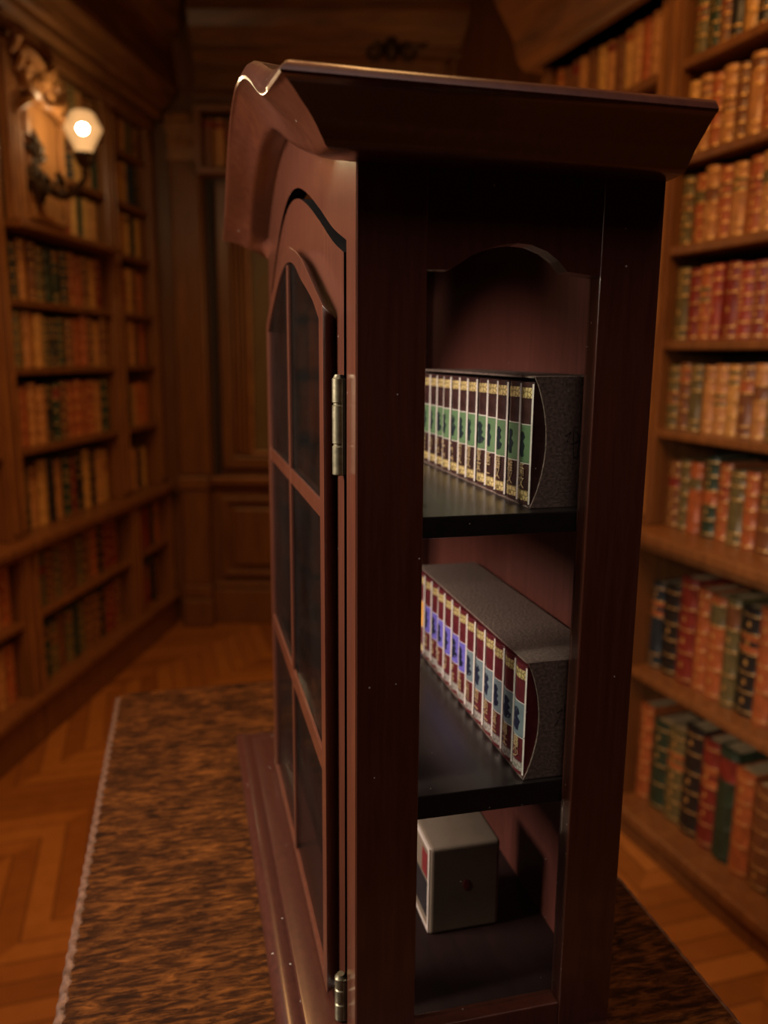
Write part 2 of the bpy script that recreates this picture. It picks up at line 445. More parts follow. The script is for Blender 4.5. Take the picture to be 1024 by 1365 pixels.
# pediment back and roof
back = [[k3(0, t, Tc(t) - .003), k3(.004, t, Tc(t) - .004), k3(.004, t, Bc(t) + .005)] for t in [0] + ts + [W]]
mb.grid(back, 0, False)
kb(mb, (.024, .0, .5042), (D, W, .5318))
mb.build('cornice', M['mahogany'], cab)
# door
door_t0, door_t1 = .0298, .3667
FACT = lambda t: (t - .198)
def arch_loop(c, a, b, zb, n=N): return [(a, zb)] + [(t, c(t)) for t in lin(a, b, n)] + [(b, zb)]
ric = spline([(.0615, .434), (.0841, .4455), (.132, .4616), (.1593, .472), (.1861, .4768), (.212, .4768), (.2454, .4702), (.2843, .4565), (.32, .442), (.335, .434)])
roc = spline([(.0480, .4405), (.0755, .452), (.1183, .4697), (.1409, .4775), (.1732, .485), (.2, .488), (.225, .487), (.255, .48), (.3, .462), (.349, .4405)])
d_out = [(door_t0, .0150)] + [(t, gapc(t) - .0066) for t in lin(door_t0, door_t1, N)] + [(door_t1, .0150)]
d_in = arch_loop(ric, .0615, .335, .0245)
r_out = arch_loop(roc, .0480, .349, .0185)
r_mid = [(.198 + (t - .198) * .955, .0185 + (z - .0185) * .984) for t, z in r_out]
mb = MB()
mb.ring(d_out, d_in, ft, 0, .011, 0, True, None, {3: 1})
door = mb.build('door', [MW, M['gap_shade']], cab)
mb = MB()
mb.ring(r_out, d_in, ft, -.008, .0004, 0, True, r_mid)
for (a, b) in ((.3225, .3330), (.1640, .1770)): kb(mb, (-.0077, .0610, a), (-.0058, .3355, b))
kb(mb, (-.0079, .1955, .0240), (-.0058, .2025, .476))
rf = mb.build('glazing_frame', MW, door, bevel=.0005)
mb = MB()
mb.prism(arch_loop(ric, .0617, .3348, .0247), ft, -.0056, -.0046); mb.build('door_glass', M['front_glass'], door)
for (z0, z1, parts) in ((.3515, .4035, (.3680, .3895)), (.0, .0455, (.0455 - .018, .0455 - .008))):
    z0 = max(z0, .0152)
    mb = MB(); ht = z1 - z0
    prof = []
    zz = [z0] + [q for q in parts if z0 < q < z1] + [z1]
    for a, b in zip(zz[:-1], zz[1:]):
        prof += [(.0030, a + .0004), (.0036, a + .0010), (.0036, b - .0010), (.0030, b - .0004)]
    mb.lathe([(.002, z0 * K)] + [(r * K, z * K) for r, z in prof] + [(.0022 * K, (z1 + .0012) * K)], k3(-.0026, .0306, 0), 16)
    kb(mb, (-.0016, .0265, z0 + .001), (.0002, .033, z1 - .001))
    h = mb.build('hinge', M['brass'], door); h['label'] = 'aged brass barrel hinge'
mb = MB()
mb.tube([k3(0, .352, .395), k3(-.0055, .352, .393), k3(-.0062, .352, .378), k3(-.0055, .352, .363), k3(0, .352, .361)], .0016 * K, 8)
hd = mb.build('handle', M['brass'], door); hd['label'] = 'small brass pull'

# ---- slipcases with miniature books
def text_mesh(body, size, name, mat, parent):
    cu = bpy.data.curves.new(name, 'FONT'); cu.body = body; cu.size = size; cu.align_x = 'CENTER'; cu.align_y = 'CENTER'
    cu.resolution_u = 2; cu.extrude = .00012
    to = bpy.data.objects.new('tmp_text', cu); C.objects.link(to)
    bpy.context.view_layer.update()
    dg = bpy.context.evaluated_depsgraph_get()
    me = bpy.data.meshes.new_from_object(to.evaluated_get(dg)); me.name = name
    bpy.data.objects.remove(to); bpy.data.curves.remove(cu)
    xs = [v.co.x for v in me.vertices] or [0]; ys = [v.co.y for v in me.vertices] or [0]
    ox, oy = (min(xs) + max(xs)) / 2, (min(ys) + max(ys)) / 2
    for v in me.vertices: v.co.x -= ox; v.co.y -= oy
    me.materials.clear(); me.materials.append(mat)
    o = bpy.data.objects.new(name, me); C.objects.link(o); o.parent = parent
    return o

ORD = ['first', 'second', 'third', 'fourth', 'fifth', 'sixth', 'seventh', 'eighth', 'ninth', 'tenth', 'eleventh', 'twelfth', 'thirteenth', 'fourteenth',
       'fifteenth', 'sixteenth', 'seventeenth', 'eighteenth', 'nineteenth', 'twentieth']
BLOB = [(-.30, -.95), (.05, -1.0), (.55, -.85), (.75, -.45), (.35, -.2), (.6, .1), (.35, .35), (.5, .7), (.2, 1.0), (-.25, .95), (-.4, .55), (-.2, .25), (-.55, -.1), (-.35, -.5)]
def slipcase(z0, hgt, t0, t1, n, label, names, kindf, tag_row, glyphs):
    s_f, s_b = .1045, .1545
    sc = empty('slipcase', cmat(0, t0, z0), label, 'book slipcase')
    hh = hgt
    curve = [(s_f + .0085 * math.sin(PI * (i / 16)) ** .8 * (1 if i else 0), hh * i / 16) for i in range(17)]
    side = [(s_b, 0)] + curve + [(s_b, hh)]
    L = t1 - t0; wl = .0012
    for a, b in ((0, wl), (L - wl, L)):
        mb = MB(); mb.prism(side, fs_, a, b); mb.build('side_panel', M['slipcase'], sc, bevel=.0004)
    mb = MB(); kb(mb, (s_f, wl, hh - wl), (s_b, L - wl, hh)); mb.build('top_panel', M['slipcase'], sc)
    mb = MB(); kb(mb, (s_f, wl, 0), (s_b, L - wl, wl)); mb.build('bottom_panel', M['slipcase'], sc)
    mb = MB(); kb(mb, (s_b - wl, wl, wl), (s_b, L - wl, hh - wl)); mb.build('back_panel', M['slipcase'], sc)
    mk = MB()
    for st in ([(-.004, .004), (-.001, .006), (-.003, .001)], [(-.003, .0), (-.005, -.003)], [(0, .008), (.001, -.008)], [(.002, .006), (.005, -.001)], [(-.001, .0), (.006, .002)], [(.004, .005), (.003, -.007), (.001, -.006)]):
        mk.tube([k3(.129 + a * 1.15, -.0001, hh * .49 + b * 1.15) for a, b in st], .00034 * K, 6, 0, .6)
    o = mk.build('calligraphy_mark', M['ink_faint'], sc); o['label'] = 'faint dark brush mark'
    bw = (L - 2 * wl) / n
    H = hh - 2 * wl - .0022; dep = s_b - wl - .0016 - (s_f - .0005)
    for i in range(n):
        kind, cover, panel, fig, foot = kindf(i)
        bt0 = t0 + wl + bw * i + .0003; w = bw - .0006
        jit = random.uniform(-.0006, .0006)
        m4 = cmat(s_f - .0005 + jit, bt0, z0 + wl + .0001)
        bk = MB()
        # plan: rounded spine facing -s
        plan = [(dep, 0), (dep, w)] + [(.0016 - .0022 * math.sin(PI * k / 8), w - w * k / 8) for k in range(9)]
        fz = lambda p, d: k3(p[0], p[1], d)
        bk.prism(plan, fz, 0, H, 0)
        b = bk.build('miniature_book', cover, None, m4, bevel=.0003)
        pos = ORD[i] if i else 'first'
        tag(b, f'{kind}, {pos} from the near right end, {tag_row} slipcase' if i else f'{kind} at the near right end, {tag_row} slipcase', 'book', names)
        def strip(nm, y0, y1, z_0, z_1, off, mat):
            q = MB(); rws = []
            for k in range(9):
                y = y0 + (y1 - y0) * k / 8; a = (w - y) / w
                x = .0016 - .0022 * math.sin(PI * a) - off
                rws.append([k3(x, y, z_0 * H), k3(x, y, z_1 * H)])
            q.grid(rws, 0, True)
            return q.build(nm, mat, b)
        e0, e1 = .06 * w, .94 * w
        strip('title_band', e0, e1, .87, .955, .00012, M['gold_leaf'])['label'] = 'embossed gold band'
        pp = strip('picture_panel', e0, e1, .345, .655, .00010, panel)
        pp['label'] = 'printed colour panel'
        strip('foot_band', e0, e1, .035, .12, .00012, foot)
        strip('gilt_rule', e0, e1, .338, .345, .00013, M['jacket']); strip('gilt_rule', e0, e1, .655, .662, .00013, M['jacket'])
        strip('jacket_edge', .0, .075 * w, .01, .985, .00022, M['jacket'])['label'] = 'pale edge of the clear jacket'
        f = MB(); jj = random.uniform(.8, 1.15); fl = random.choice((1, 1, -1))
        pts = [(.5 * w - fl * a * .44 * w * jj + random.uniform(-.03, .03) * w, (.495 + c * .105) * H) for a, c in BLOB]
        xf = lambda p, d: k3(.0016 - .0022 * math.sin(PI * (w - p[0]) / w) - d, p[0], p[1])
        f.prism(pts, xf, .00014, .0003); f.build('printed_figure', fig, pp)
        if i < len(glyphs):
            for ch, zc in zip(glyphs[i], (.29, .19)):
                o = text_mesh(ch, w * .46 * K, 'spine_title', M['gold_text'], b)
                # text plane: x -> -t, y -> z, facing -s
                o.matrix_local = Matrix(((0, 0, -1, (-.00062 - .0004) * K), (-1, 0, 0, .43 * w * K), (0, 1, 0, zc * H * K), (0, 0, 0, 1)))
        else:
            for zc in (.27, .18):
                q = MB()
                for _ in range(4):
                    a = random.uniform(.28, .6) * w; z_ = (zc + random.uniform(-.035, .035)) * H
                    if random.random() < .6: kb(q, (-.0009, a, z_), (-.0006, a + .22 * w, z_ + .0007))
                    else: kb(q, (-.0009, a, z_ - .0016), (-.0006, a + .0008, z_ + .0018))
                q.build('spine_title', M['gold_text'], b)
def up_kind(i): return ('brown miniature book with green panel', M['mini_brown'], M['green_panel'], M['figure_ink'], M['gold_leaf'])
def lo_kind(i):
    if i < 6: return ('maroon miniature book with grey-blue panel', M['mini_red'], M['teal_panel'], M['figure_blue'], M['silver_foot'])
    if i < 12: return ('maroon miniature book with violet panel', M['mini_red'], M['violet_panel'], M['figure_blue'], M['silver_foot'])
    return ('maroon miniature book with orange panel', M['mini_red'], M['orange_panel'], M['figure_blue'], M['gold_leaf'])
slipcase(.3307, .0735, .0235, .2375, 12, 'grained brown slipcase of green-banded miniature books on the upper cabinet shelf', 'miniature books in the upper slipcase', up_kind, 'upper',
         ['新文', '雅义', '器又', '新匚', '聖女', '雪文', '引又'])
slipcase(.1686, .0735, .0160, .2400, 13, 'grained brown slipcase of maroon miniature books on the lower cabinet shelf', 'miniature books in the lower slipcase', lo_kind, 'lower',
         ['器少', '器士', '宝三', '的仁', '四二', '山川', '王田'])

# ---- small card box
bx = empty('card_box', cmat(0, 0, .0151), 'small beige card box with red label on the cabinet floor below the books', 'box')
mb = MB(); kb(mb, (.0712, .087, 0), (.1225, .140, .0670)); mb.build('carton', M['carton'], bx, bevel=.003, seg=3)
mb = MB(); mb.ring([(.0885, .001), (.1385, .001), (.1385, .066), (.0885, .066)], [(.0915, .003), (.1365, .003), (.1365, .063), (.0915, .063)], ft, .0706, .0722)
mb.build('front_border', M['carton_white'], bx)['label'] = 'white border of the box front'
mb = MB(); kb(mb, (.0708, .0935, .040), (.0716, .106, .058)); mb.build('red_label', M['red_print'], bx)
mb = MB(); kb(mb, (.0708, .0935, .010), (.0716, .130, .037)); mb.build('dark_label', M['dark_print'], bx)
mb = MB(); mb.prism([(.0975 + .0022 * math.cos(a * PI / 6), .036 + .0042 * math.sin(a * PI / 6)) for a in range(12)], fs_, .0867, .0872)
mb.build('seal_mark', M['red_print'], bx)

# ------------------------------------------------------------------ the room
class Wall:
    """local x: leftwards as seen from the room, y: into the room, z: up"""
    def __init__(s, origin, ux, uy): s.o = Vector(origin); s.m = Matrix(((ux, -uy, 0, origin[0]), (uy, ux, 0, origin[1]), (0, 0, 1, origin[2]), (0, 0, 0, 1)))
    def at(s, x=0, y=0, z=0): return s.m @ Matrix.Translation((x, y, z))
def wl(A, m, left):
    l = math.hypot(m, 1); ux, uy = m / l, 1 / l
    if left: ux, uy = -ux, -uy
    return Wall((A, 0, 0), ux, uy)
LW = wl(-1.693, .12, True)        # local x = -u
RW = wl(1.638, -.365, False)      # local x = u
BW = Wall((0, 4.42, 0), -1, 0)    # local x = -X
def struct(name, mb, mat, m4=None, bevel=0):
    o = mb.build(name, mat, None, m4 or Matrix(), bevel); o['kind'] = 'structure'; return o

mb = MB(); mb.box((-3.2, -2.6, -.05), (3.2, 6.2, 0)); struct('floor', mb, M['floor'])
mb = MB(); mb.box((-3.2, -2.6, 3.30), (3.2, 6.2, 3.36)); struct('ceiling', mb, M['ceil'])
DEP = .28
mb = MB(); mb.box((-5.2, -DEP - .12, 0), (2.4, -DEP - .012, 3.3)); struct('wall_left', mb, M['panel'], LW.at())
mb = MB(); mb.box((-2.6, -DEP - .12, 0), (4.6, -DEP - .012, 3.3)); struct('wall_right', mb, M['panel'], RW.at())
mb = MB(); mb.box((-1.9, -.12, 0), (1.9, -.012, 3.3)); struct('wall_back', mb, M['panel'], BW.at())
mb = MB(); mb.box((-3.1, -2.6, 0), (3.1, -2.5, 3.3)); struct('wall_rear', mb, M['panel'])
# ceiling beams and crowns
def crown(prof, x0, x1, m4, name, mat):
    mb = MB(); rows = [[(x, p[0], p[1]) for p in prof] for x in (x0, x1)]
    mb.grid(rows, 0, False, True)
    for r in rows: mb.add(r, [tuple(range(len(r)))])
    return struct(name, mb, mat, m4, .003)
cr = [(-DEP - .01, 2.655), (.02, 2.655), (.035, 2.675), (.035, 2.70), (.055, 2.715), (.075, 2.76), (.10, 2.79), (.10, 2.815), (.06, 2.85), (.06, 3.0), (.12, 3.08), (.18, 3.18), (.18, 3.25), (.20, 3.299), (-DEP - .01, 3.299)]
crown(cr, -4.52, -1.2, LW.at(), 'trim_1', M['ceil'])
cr2 = [(-DEP - .01, 2.50), (.0, 2.50), (.03, 2.53), (.05, 2.60), (.12, 2.70), (.16, 2.78), (.16, 2.83), (.26, 2.97), (.34, 3.06), (.36, 3.14), (.36, 3.20), (.42, 3.299), (-DEP - .01, 3.299)]
crown(cr2, .6, 3.35, RW.at(), 'trim_2', M['ceil'])
cr3 = [(-.011, 2.70), (.02, 2.70), (.05, 2.73), (.05, 2.78), (.03, 2.80), (.03, 2.93), (.07, 2.96), (.07, 3.0), (.13, 3.06), (.16, 3.12), (.16, 3.17), (.22, 3.299), (-.011, 3.299)]
crown(cr3, -1.3, .97, BW.at(), 'trim_3', M['ceil'])
for i, y in enumerate((1.2, 2.35, 3.4)):
    mb = MB(); mb.box((-1.9, y - .09, 3.16), (1.6, y + .09, 3.302)); struct(f'trim_{4 + i}', mb, M['ceil'], None, .02)

# ---- back wall dressing
def ring_box(mb, x0, x1, z0, z1, wd, y0, y1, mi=0):
    mb.ring([(x0, z0), (x1, z0), (x1, z1), (x0, z1)], [(x0 + wd, z0 + wd), (x1 - wd, z0 + wd), (x1 - wd, z1 - wd), (x0 + wd, z1 - wd)], lambda p, d: (p[0], d, p[1]), y1, y0, mi)
mb = MB(); mb.box((-1.0, -.011, 0), (.955, .045, .20)); mb.box((-1.0, -.011, .2), (.955, .03, .235)); struct('baseboard_back', mb, M['panel'], BW.at(), .008)
mb = MB(); mb.box((-1.0, -.011, .80), (.955, .06, .84)); mb.box((-1.0, -.011, .775), (.955, .035, .80)); struct('trim_8', mb, M['bookcase'], BW.at(), .008)
for i, (xa, xb) in enumerate(((.50, .90), (.02, .42), (-.46, -.06))):
    e = empty('wainscot_panel', BW.at(0, 0, 0), ['raised dark wood wainscot panel left of the cabinet, below the dado rail', 'raised wainscot panel on the back wall hidden behind the cabinet', 'raised wainscot panel nearest the right bookcase'][i], 'wall panel', 'wainscot panels on the back wall')
    q = MB(); ring_box(q, xa, xb, .27, .72, .03, -.0105, .022); q.build('panel_frame', M['panel'], e, bevel=.006)
    q = MB(); q.box((xa + .06, -.0105, .33), (xb - .06, .016, .66)); q.build('raised_field', M['panel'], e, bevel=.012)
# fluted pilaster at the left corner of the back wall
pl = empty('fluted_pilaster', BW.at(1.03, 0, 0), 'fluted wooden pilaster with carved capital in the far left corner', 'pilaster')
q = MB(); q.box((-.085, .046, 0), (.085, .12, .16)); q.box((-.08, .046, .16), (.08, .105, .24)); q.box((-.075, .061, .24), (.075, .10, .775)); q.box((-.085, .061, .775), (.085, .12, .85)); q.build('pedestal', M['panel'], pl, bevel=.012)
q = MB(); pol = [(-.08, -.0105), (-.08, .05)]
for i in range(5):
    c = -.06 + .03 * i
    pol += [(c - .011, .055)] + [(c - .011 * math.cos(PI * k / 6), .055 - .011 * math.sin(PI * k / 6)) for k in range(1, 6)] + [(c + .011, .055)]
pol += [(.08, .05), (.08, -.0105)]
q.prism(pol, lambda p, d: (p[0], p[1], d), .851, 2.46); q.build('shaft', M['bookcase'], pl)
q = MB()
for z0, z1, w_, y_ in ((2.46, 2.49, .085, .075), (2.49, 2.60, .08, .065), (2.60, 2.63, .087, .085), (2.63, 2.69, .075, .06)):
    q.box((-w_, -.0105, z0), (w_, y_, z1))
for k in range(5):
    for zz, rr in ((2.545, .016), (2.66, .02)):
        q.lathe([(0.0005, -rr * 1.4), (rr * .8, -rr * .7), (rr, 0), (rr * .7, rr * .8), (0.0005, rr * 1.5)], (-.07 + .035 * k, .068, zz), 8)
q.build('capital', M['carved'], pl, bevel=.005)
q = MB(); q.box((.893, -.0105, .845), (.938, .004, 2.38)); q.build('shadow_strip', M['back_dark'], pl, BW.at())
# reeded strip and olive panel between pilaster and cabinet
e = empty('framed_panel', BW.at(0, 0, 0), 'tall olive wall panel in a reeded wooden frame on the back wall', 'wall panel')
q = MB(); ring_box(q, .30, .885, .88, 2.36, .07, -.0105, .03); q.build('panel_frame', M['panel'], e, bevel=.01)
q = MB()
for xx in (.80, .775, .75): q.tube([(xx, .012, .96), (xx, .012, 2.28)], .011, 8)
q.build('reeding', M['bookcase'], e)
q = MB(); ring_box(q, .38, .735, .955, 2.285, .025, -.0105, .034); q.build('inner_frame', M['carved'], e, bevel=.008)
q = MB(); q.box((.40, -.0105, .98), (.715, .010, 2.26)); q.build('panel_field', M['olive_panel'], e)

def scroll(mb, c, r, turns, a0, w, m=1, flip=1, depth=.0):
    pts = []; n = int(16 * turns); rad = []
    for i in range(n + 1):
        a = a0 + flip * 2 * PI * turns * i / n; rr = r * (1 - .8 * i / n)
        pts.append((c[0] + rr * math.cos(a), c[1] + depth * i / n, c[2] + rr * math.sin(a))); rad.append(w * (1 - .55 * i / n))
    mb.tube(pts, rad, 8, 0, 1)
def leaf(mb, p0, p1, bulge, w, yb=.0):
    p0 = Vector(p0); p1 = Vector(p1); d = p1 - p0; nrm = Vector((-d.z, 0, d.x)).normalized()
    pts = []; rad = []
    for i in range(9):
        u = i / 8; pts.append(p0 + d * u + nrm * bulge * math.sin(PI * u) + Vector((0, yb * math.sin(PI * u), 0))); rad.append(w * (.25 + math.sin(PI * min(1, u * .9 + .1)) * .75) * (1 if u < .98 else .4))
    mb.tube(pts, rad, 8, 0, .7)
# carved ornament on the back frieze
e = MB(); c = (-.02, .075, 2.98)
e.lathe([(.0005, -.06), (.03, -.045), (.042, 0), (.03, .045), (.0005, .065)], c, 12)
for sg in (-1, 1):
    scroll(e, (c[0] + sg * .09, .07, 2.97), .05, 1.3, PI / 2, .016, 1, sg); leaf(e, (c[0] + sg * .04, .07, 3.0), (c[0] + sg * .20, .07, 3.02), .02, .018)
tag(e.build('carved_crest', M['dark_carved'], None, BW.at()), 'dark carved crest at the middle of the back wall frieze', 'wood carving')
e = MB()
for k in range(7):
    u = k / 6; leaf(e, (-.58 + .30 * math.cos(PI * u) , .068, 2.88 + .14 * math.sin(PI * u)), (-.58 + .30 * math.cos(PI * (u + .14)), .068, 2.88 + .14 * math.sin(PI * (u + .14))), .015, .016)
tag(e.build('carved_swag', M['ceil'], None, BW.at()), 'arched carved swag on the frieze towards the right bookcase', 'wood carving')

# ------------------------------------------------------------------ bookcases
def nosing(mb, x0, x1, yb, yf, z0, z1):
    mb.box((x0, yb, z0), (x1, yf, z1))
def bookcase(wall, x0, x1, yup, uppers, ledge, lowers, top, label, th=.035, post=.05, name='bookcase', group=None, deep=None):
    """uppers/lowers: shelf-top heights of the rows"""
    x0 += .001; x1 -= .001
    e = empty(name, wall.at((x0 + x1) / 2, 0, 0), label, 'bookcase', group)
    cx = (x0 + x1) / 2; a, b = x0 - cx, x1 - cx
    for sx, (p, q) in ((0, (a, a + post)), (1, (b - post, b))):
        m = MB(); m.box((p, -DEP, ledge), (q, yup, top)); m.box((p, -DEP, 0.0), (q, 0, ledge - th))
        m.build('upright', M['bookcase'], e, bevel=.006)
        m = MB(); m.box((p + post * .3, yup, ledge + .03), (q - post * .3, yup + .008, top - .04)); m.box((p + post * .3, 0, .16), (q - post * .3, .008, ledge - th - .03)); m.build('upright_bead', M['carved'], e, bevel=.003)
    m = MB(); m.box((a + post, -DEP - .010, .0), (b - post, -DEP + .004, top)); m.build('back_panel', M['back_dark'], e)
    for z in uppers:
        m = MB(); m.box((a + post, -DEP + .004, z - .026), (b - post, yup - .004 if z != deep else .035, z)); m.build('shelf', M['bookcase'], e, bevel=.005)
    m = MB(); m.box((a, -DEP + .004, ledge - th), (b, .035, ledge)); m.box((a, -.02, ledge - th - .022), (b, .015, ledge - th)); m.build('ledge', M['bookcase'], e, bevel=.008)
    for z in lowers[:-1]:
        m = MB(); m.box((a + post, -DEP + .004, z - .026), (b - post, -.006, z)); m.build('shelf', M['bookcase'], e, bevel=.005)
    zl = lowers[-1]
    m = MB(); m.box((a, -DEP + .004, zl - .035), (b, .035, zl)); m.box((a, -.05, 0), (b, .012, zl - .035)); m.build('plinth', M['bookcase'], e, bevel=.008)
    m = MB(); m.box((a, -DEP, top), (b, yup + .02, top + .05)); m.build('top_rail', M['bookcase'], e, bevel=.008)
    return e

def make_book(wall, x, y, z, w, h, d, col, label, group, lean=0, detail=2, gold=1.0):
    """x = left edge as seen; the book spans x-w .. x"""
    m4 = wall.at(x - w / 2, y, z) @ Matrix.Rotation(lean, 4, 'Y')
    mb = MB(); t = .0035; n = 7; bul = min(.012, w * .22)
    tooled = random.random() < gold
    zs = random.choice(([.05, .23, .41, .59, .77, .94], [.05, .30, .52, .72, .93], [.04, .17, .62, .80, .95]))
    lab = random.choice((0, 1, 2)) if detail > 1 else (1 if random.random() < .3 else 0)
    hb = .0010 + h * .0025
    lv = [(0, 0, 0)]                       # (z, raise, kind of the strip above)
    for k, q in enumerate(zs):
        lv += [(q * h - hb * 1.6, 0, 1 if tooled else 0), (q * h - hb, .0022, 1 if tooled else 0), (q * h + hb, .0022, 0), (q * h + hb * 1.6, 0, 3 if (lab and k == 2 + lab % 2) else 0)]
        if k < len(zs) - 1:
            mid = (zs[k] + zs[k + 1]) / 2 * h; r = min(.0075, (zs[k + 1] - zs[k]) * h * .18)
            base = lv[-1][2]
            if tooled and detail and random.random() < .62: lv += [(mid - r, 0, 2), (mid + r, 0, base)]
    lv.append((h, 0, 0))
    rows = []; sp = MB()
    for zz, up_, _k in lv:
        rows.append([(w / 2 - w * k / n, (bul + up_) * math.sin(PI * k / n) - bul, max(.0004, zz)) for k in range(n + 1)])
    for i in range(len(lv) - 1):
        kind = lv[i][2]
        for k in range(n):
            mi = {0: 0, 1: 1, 3: 2}.get(kind, 0)
            if kind == 2: mi = 1 if k == 3 else 0
            sp.add([rows[i][k], rows[i][k + 1], rows[i + 1][k + 1], rows[i + 1][k]], [(0, 1, 2, 3)], mi, True)
    P = [(w / 2, -bul), (w / 2, -d), (w / 2 - t, -d), (w / 2 - t, -bul - .006), (-w / 2 + t, -bul - .006), (-w / 2 + t, -d), (-w / 2, -d), (-w / 2, -bul)]
    for i in range(len(P) - 1):
        p, q = P[i], P[i + 1]
        mb.add([(p[0], p[1], .0004), (q[0], q[1], .0004), (q[0], q[1], h), (p[0], p[1], h)], [(0, 1, 2, 3)])
    for zz in (.0004, h):
        mb.add([(p[0], p[1], zz) for p in P[:4]], [(0, 1, 2, 3)]); mb.add([(p[0], p[1], zz) for p in P[4:]], [(0, 1, 2, 3)])
        mb.add([(p[0], p[1], zz) for p in (P[0], P[3], P[4], P[7])], [(0, 1, 2, 3)])
        ri = rows[0] if zz < .001 else rows[-1]
        sp.add([(q[0], q[1], zz) for q in ri], [tuple(range(n + 1))])
    b = mb.build('leather_book', LM[col], None, m4)
    sp.build('spine', [LM[col], M['gilt'], LM[random.choice(('maroon', 'brown', 'olive', 'rust'))]], b)
    tag(b, label, 'book', group)
    q = MB(); q.box((-w / 2 + t + .0002, -d + .004, .004), (w / 2 - t - .0002, -bul - .0062, h - .004)); q.build('page_block', M['paper'], b)
    return b

def row(wall, xa, xb, y, z, h, w, d, cols, where, group, jit=.08, hj=.06, detail=2, gold=.9):
    """books from xa (left as seen, larger x) down to xb"""
    x = xa - .002; i = 0; books = []
    while True:
        ww = w * random.uniform(1 - jit, 1 + jit)
        if x - ww < xb + .001: break
        books.append((x, ww)); x -= ww + .0012
    for i, (x, ww) in enumerate(books):
        col = cols[i] if i < len(cols) else random.choice(cols)
        hh = h * random.uniform(1 - hj, 1)
        make_book(wall, x, y - random.uniform(0, .012), z + .0004, ww, hh, d, col, f'{col} leather book, {ORD[i]} from left on {where}', group, 0, detail, gold)

# right bookcase: u = local x, far end is left as seen
YU = -.045
rz = [2.300, 2.048, 1.808, 1.546, 1.290]
bookcase(RW, 1.62, 2.605, YU, rz, .995, [.548, .105], 2.50, 'tall wooden bookcase along the right wall, nearest bay at the picture edge', post=.055, group=None)
bookcase(RW, 2.605, 3.30, YU, rz, .995, [.548, .105], 2.50, 'wooden bookcase bay at the far end of the right wall behind the cabinet', post=.045)
T, B_, O_, R_, G, K_, Mn, Ru, Ol, Nv = 'tan', 'brown', 'ochre', 'rust', 'dark green', 'black', 'maroon', 'rust', 'olive', 'navy'
rows_r = [
    (rz[0], .183, .044, [Ol, G, B_, K_, O_, K_, G, B_, Ol, K_, T, G, B_], 'topmost shelf, right bookcase'),
    (rz[1], .196, .045, [O_, T, R_, T, B_, T, R_, O_, T], 'second shelf down, right bookcase'),
    (rz[2], .196, .045, [Ol, R_, T, R_, T, Ru, T, B_, T], 'third shelf down, right bookcase'),
    (rz[3], .205, .046, [Ol, Mn, R_, 'red', Mn, 'red', Mn, 'red', R_], 'fourth shelf down, right bookcase'),
    (rz[4], .198, .045, [Ol, B_, Ol, T, T, O_, B_, T, Ol], 'fifth shelf down, right bookcase'),
    (.995, .235, .050, [B_, Ol, R_, G, Ru, Ol, R_, B_, G], 'the wide ledge, right bookcase'),
    (.548, .325, .060, [Nv, K_, Mn, R_, Ru, Ol, K_, R_, B_], 'shelf under the ledge, right bookcase'),
    (.105, .345, .066, [Ru, G, Ol, K_, Mn, G, R_, B_, G], 'bottom shelf, right bookcase')]
for z, h, w, cols, where in rows_r:
    up_ = z > 1
    row(RW, 2.605 - .056, 1.74, {.995: -.085, .548: -.065, .105: -.05}.get(z, YU - .02), z, h, w, .15 if z < 1 else .17, cols, where, 'books on ' + where, .1 if up_ else .16, .07 if up_ else .17, 2, .95)
for z, h, where in ((rz[0], .183, 'topmost shelf, far bay of right wall'), (rz[1], .20, 'second shelf, far bay of right wall')):
    row(RW, 3.30 - .046, 2.605 + .046, YU - .02, z, h, .046, .17, [R_, B_, B_, T, B_, O_, T, B_, O_, T, R_, T, O_], where, 'books on ' + where, .1, .06, 1, .5)

for z, h, where in ((rz[2], .19, 'third shelf down, far bay of right wall'), (rz[3], .20, 'fourth shelf down, far bay of right wall'), (rz[4], .20, 'fifth shelf down, far bay of right wall'),
                    (.995, .235, 'the wide ledge, far bay of right wall'), (.548, .32, 'shelf under ledge, far bay of right wall'), (.105, .34, 'bottom shelf, far bay of right wall')):
    row(RW, 3.30 - .046, 2.605 + .046, YU - .02, z, h, .062, .17, [B_, R_, T, G, B_, Mn, O_, K_, T, R_, B_], where, 'books on ' + where, .1, .06, 1, .5)

# left bookcases: local x = -u
LU = [2.655 - .25, 2.21, 1.965, 1.70, 1.445, 1.14]
lz = [2.44, 2.205, 1.965, 1.692, 1.440, 1.138]
low = [.50, .195]
YL = -.03
bookcase(LW, -3.93, -2.985, YL, lz, .805, low, 2.60, 'wooden bookcase on the left wall below the glowing globe lamp', post=.055, deep=1.965)
bookcase(LW, -4.40, -3.93, YL, lz, .805, low, 2.60, 'narrow wooden bookcase bay in the far left corner beside the pilaster', post=.05)
bookcase(LW, -2.985, -2.2, YL, lz, .805, low, 2.60, 'wooden bookcase at the left picture edge, mostly cut off', post=.06)
names_l = {2.44: 'topmost shelf', 2.205: 'second shelf down', 1.965: 'third shelf down', 1.692: 'fourth shelf down', 1.440: 'fifth shelf down',
           1.138: 'shelf above ledge', .805: 'the ledge', .50: 'shelf under ledge', .195: 'lowest shelf'}
hl = {2.44: .15, 2.205: .19, 1.965: .19, 1.692: .225, 1.440: .215, 1.138: .245, .805: .265, .50: .235, .195: .24}
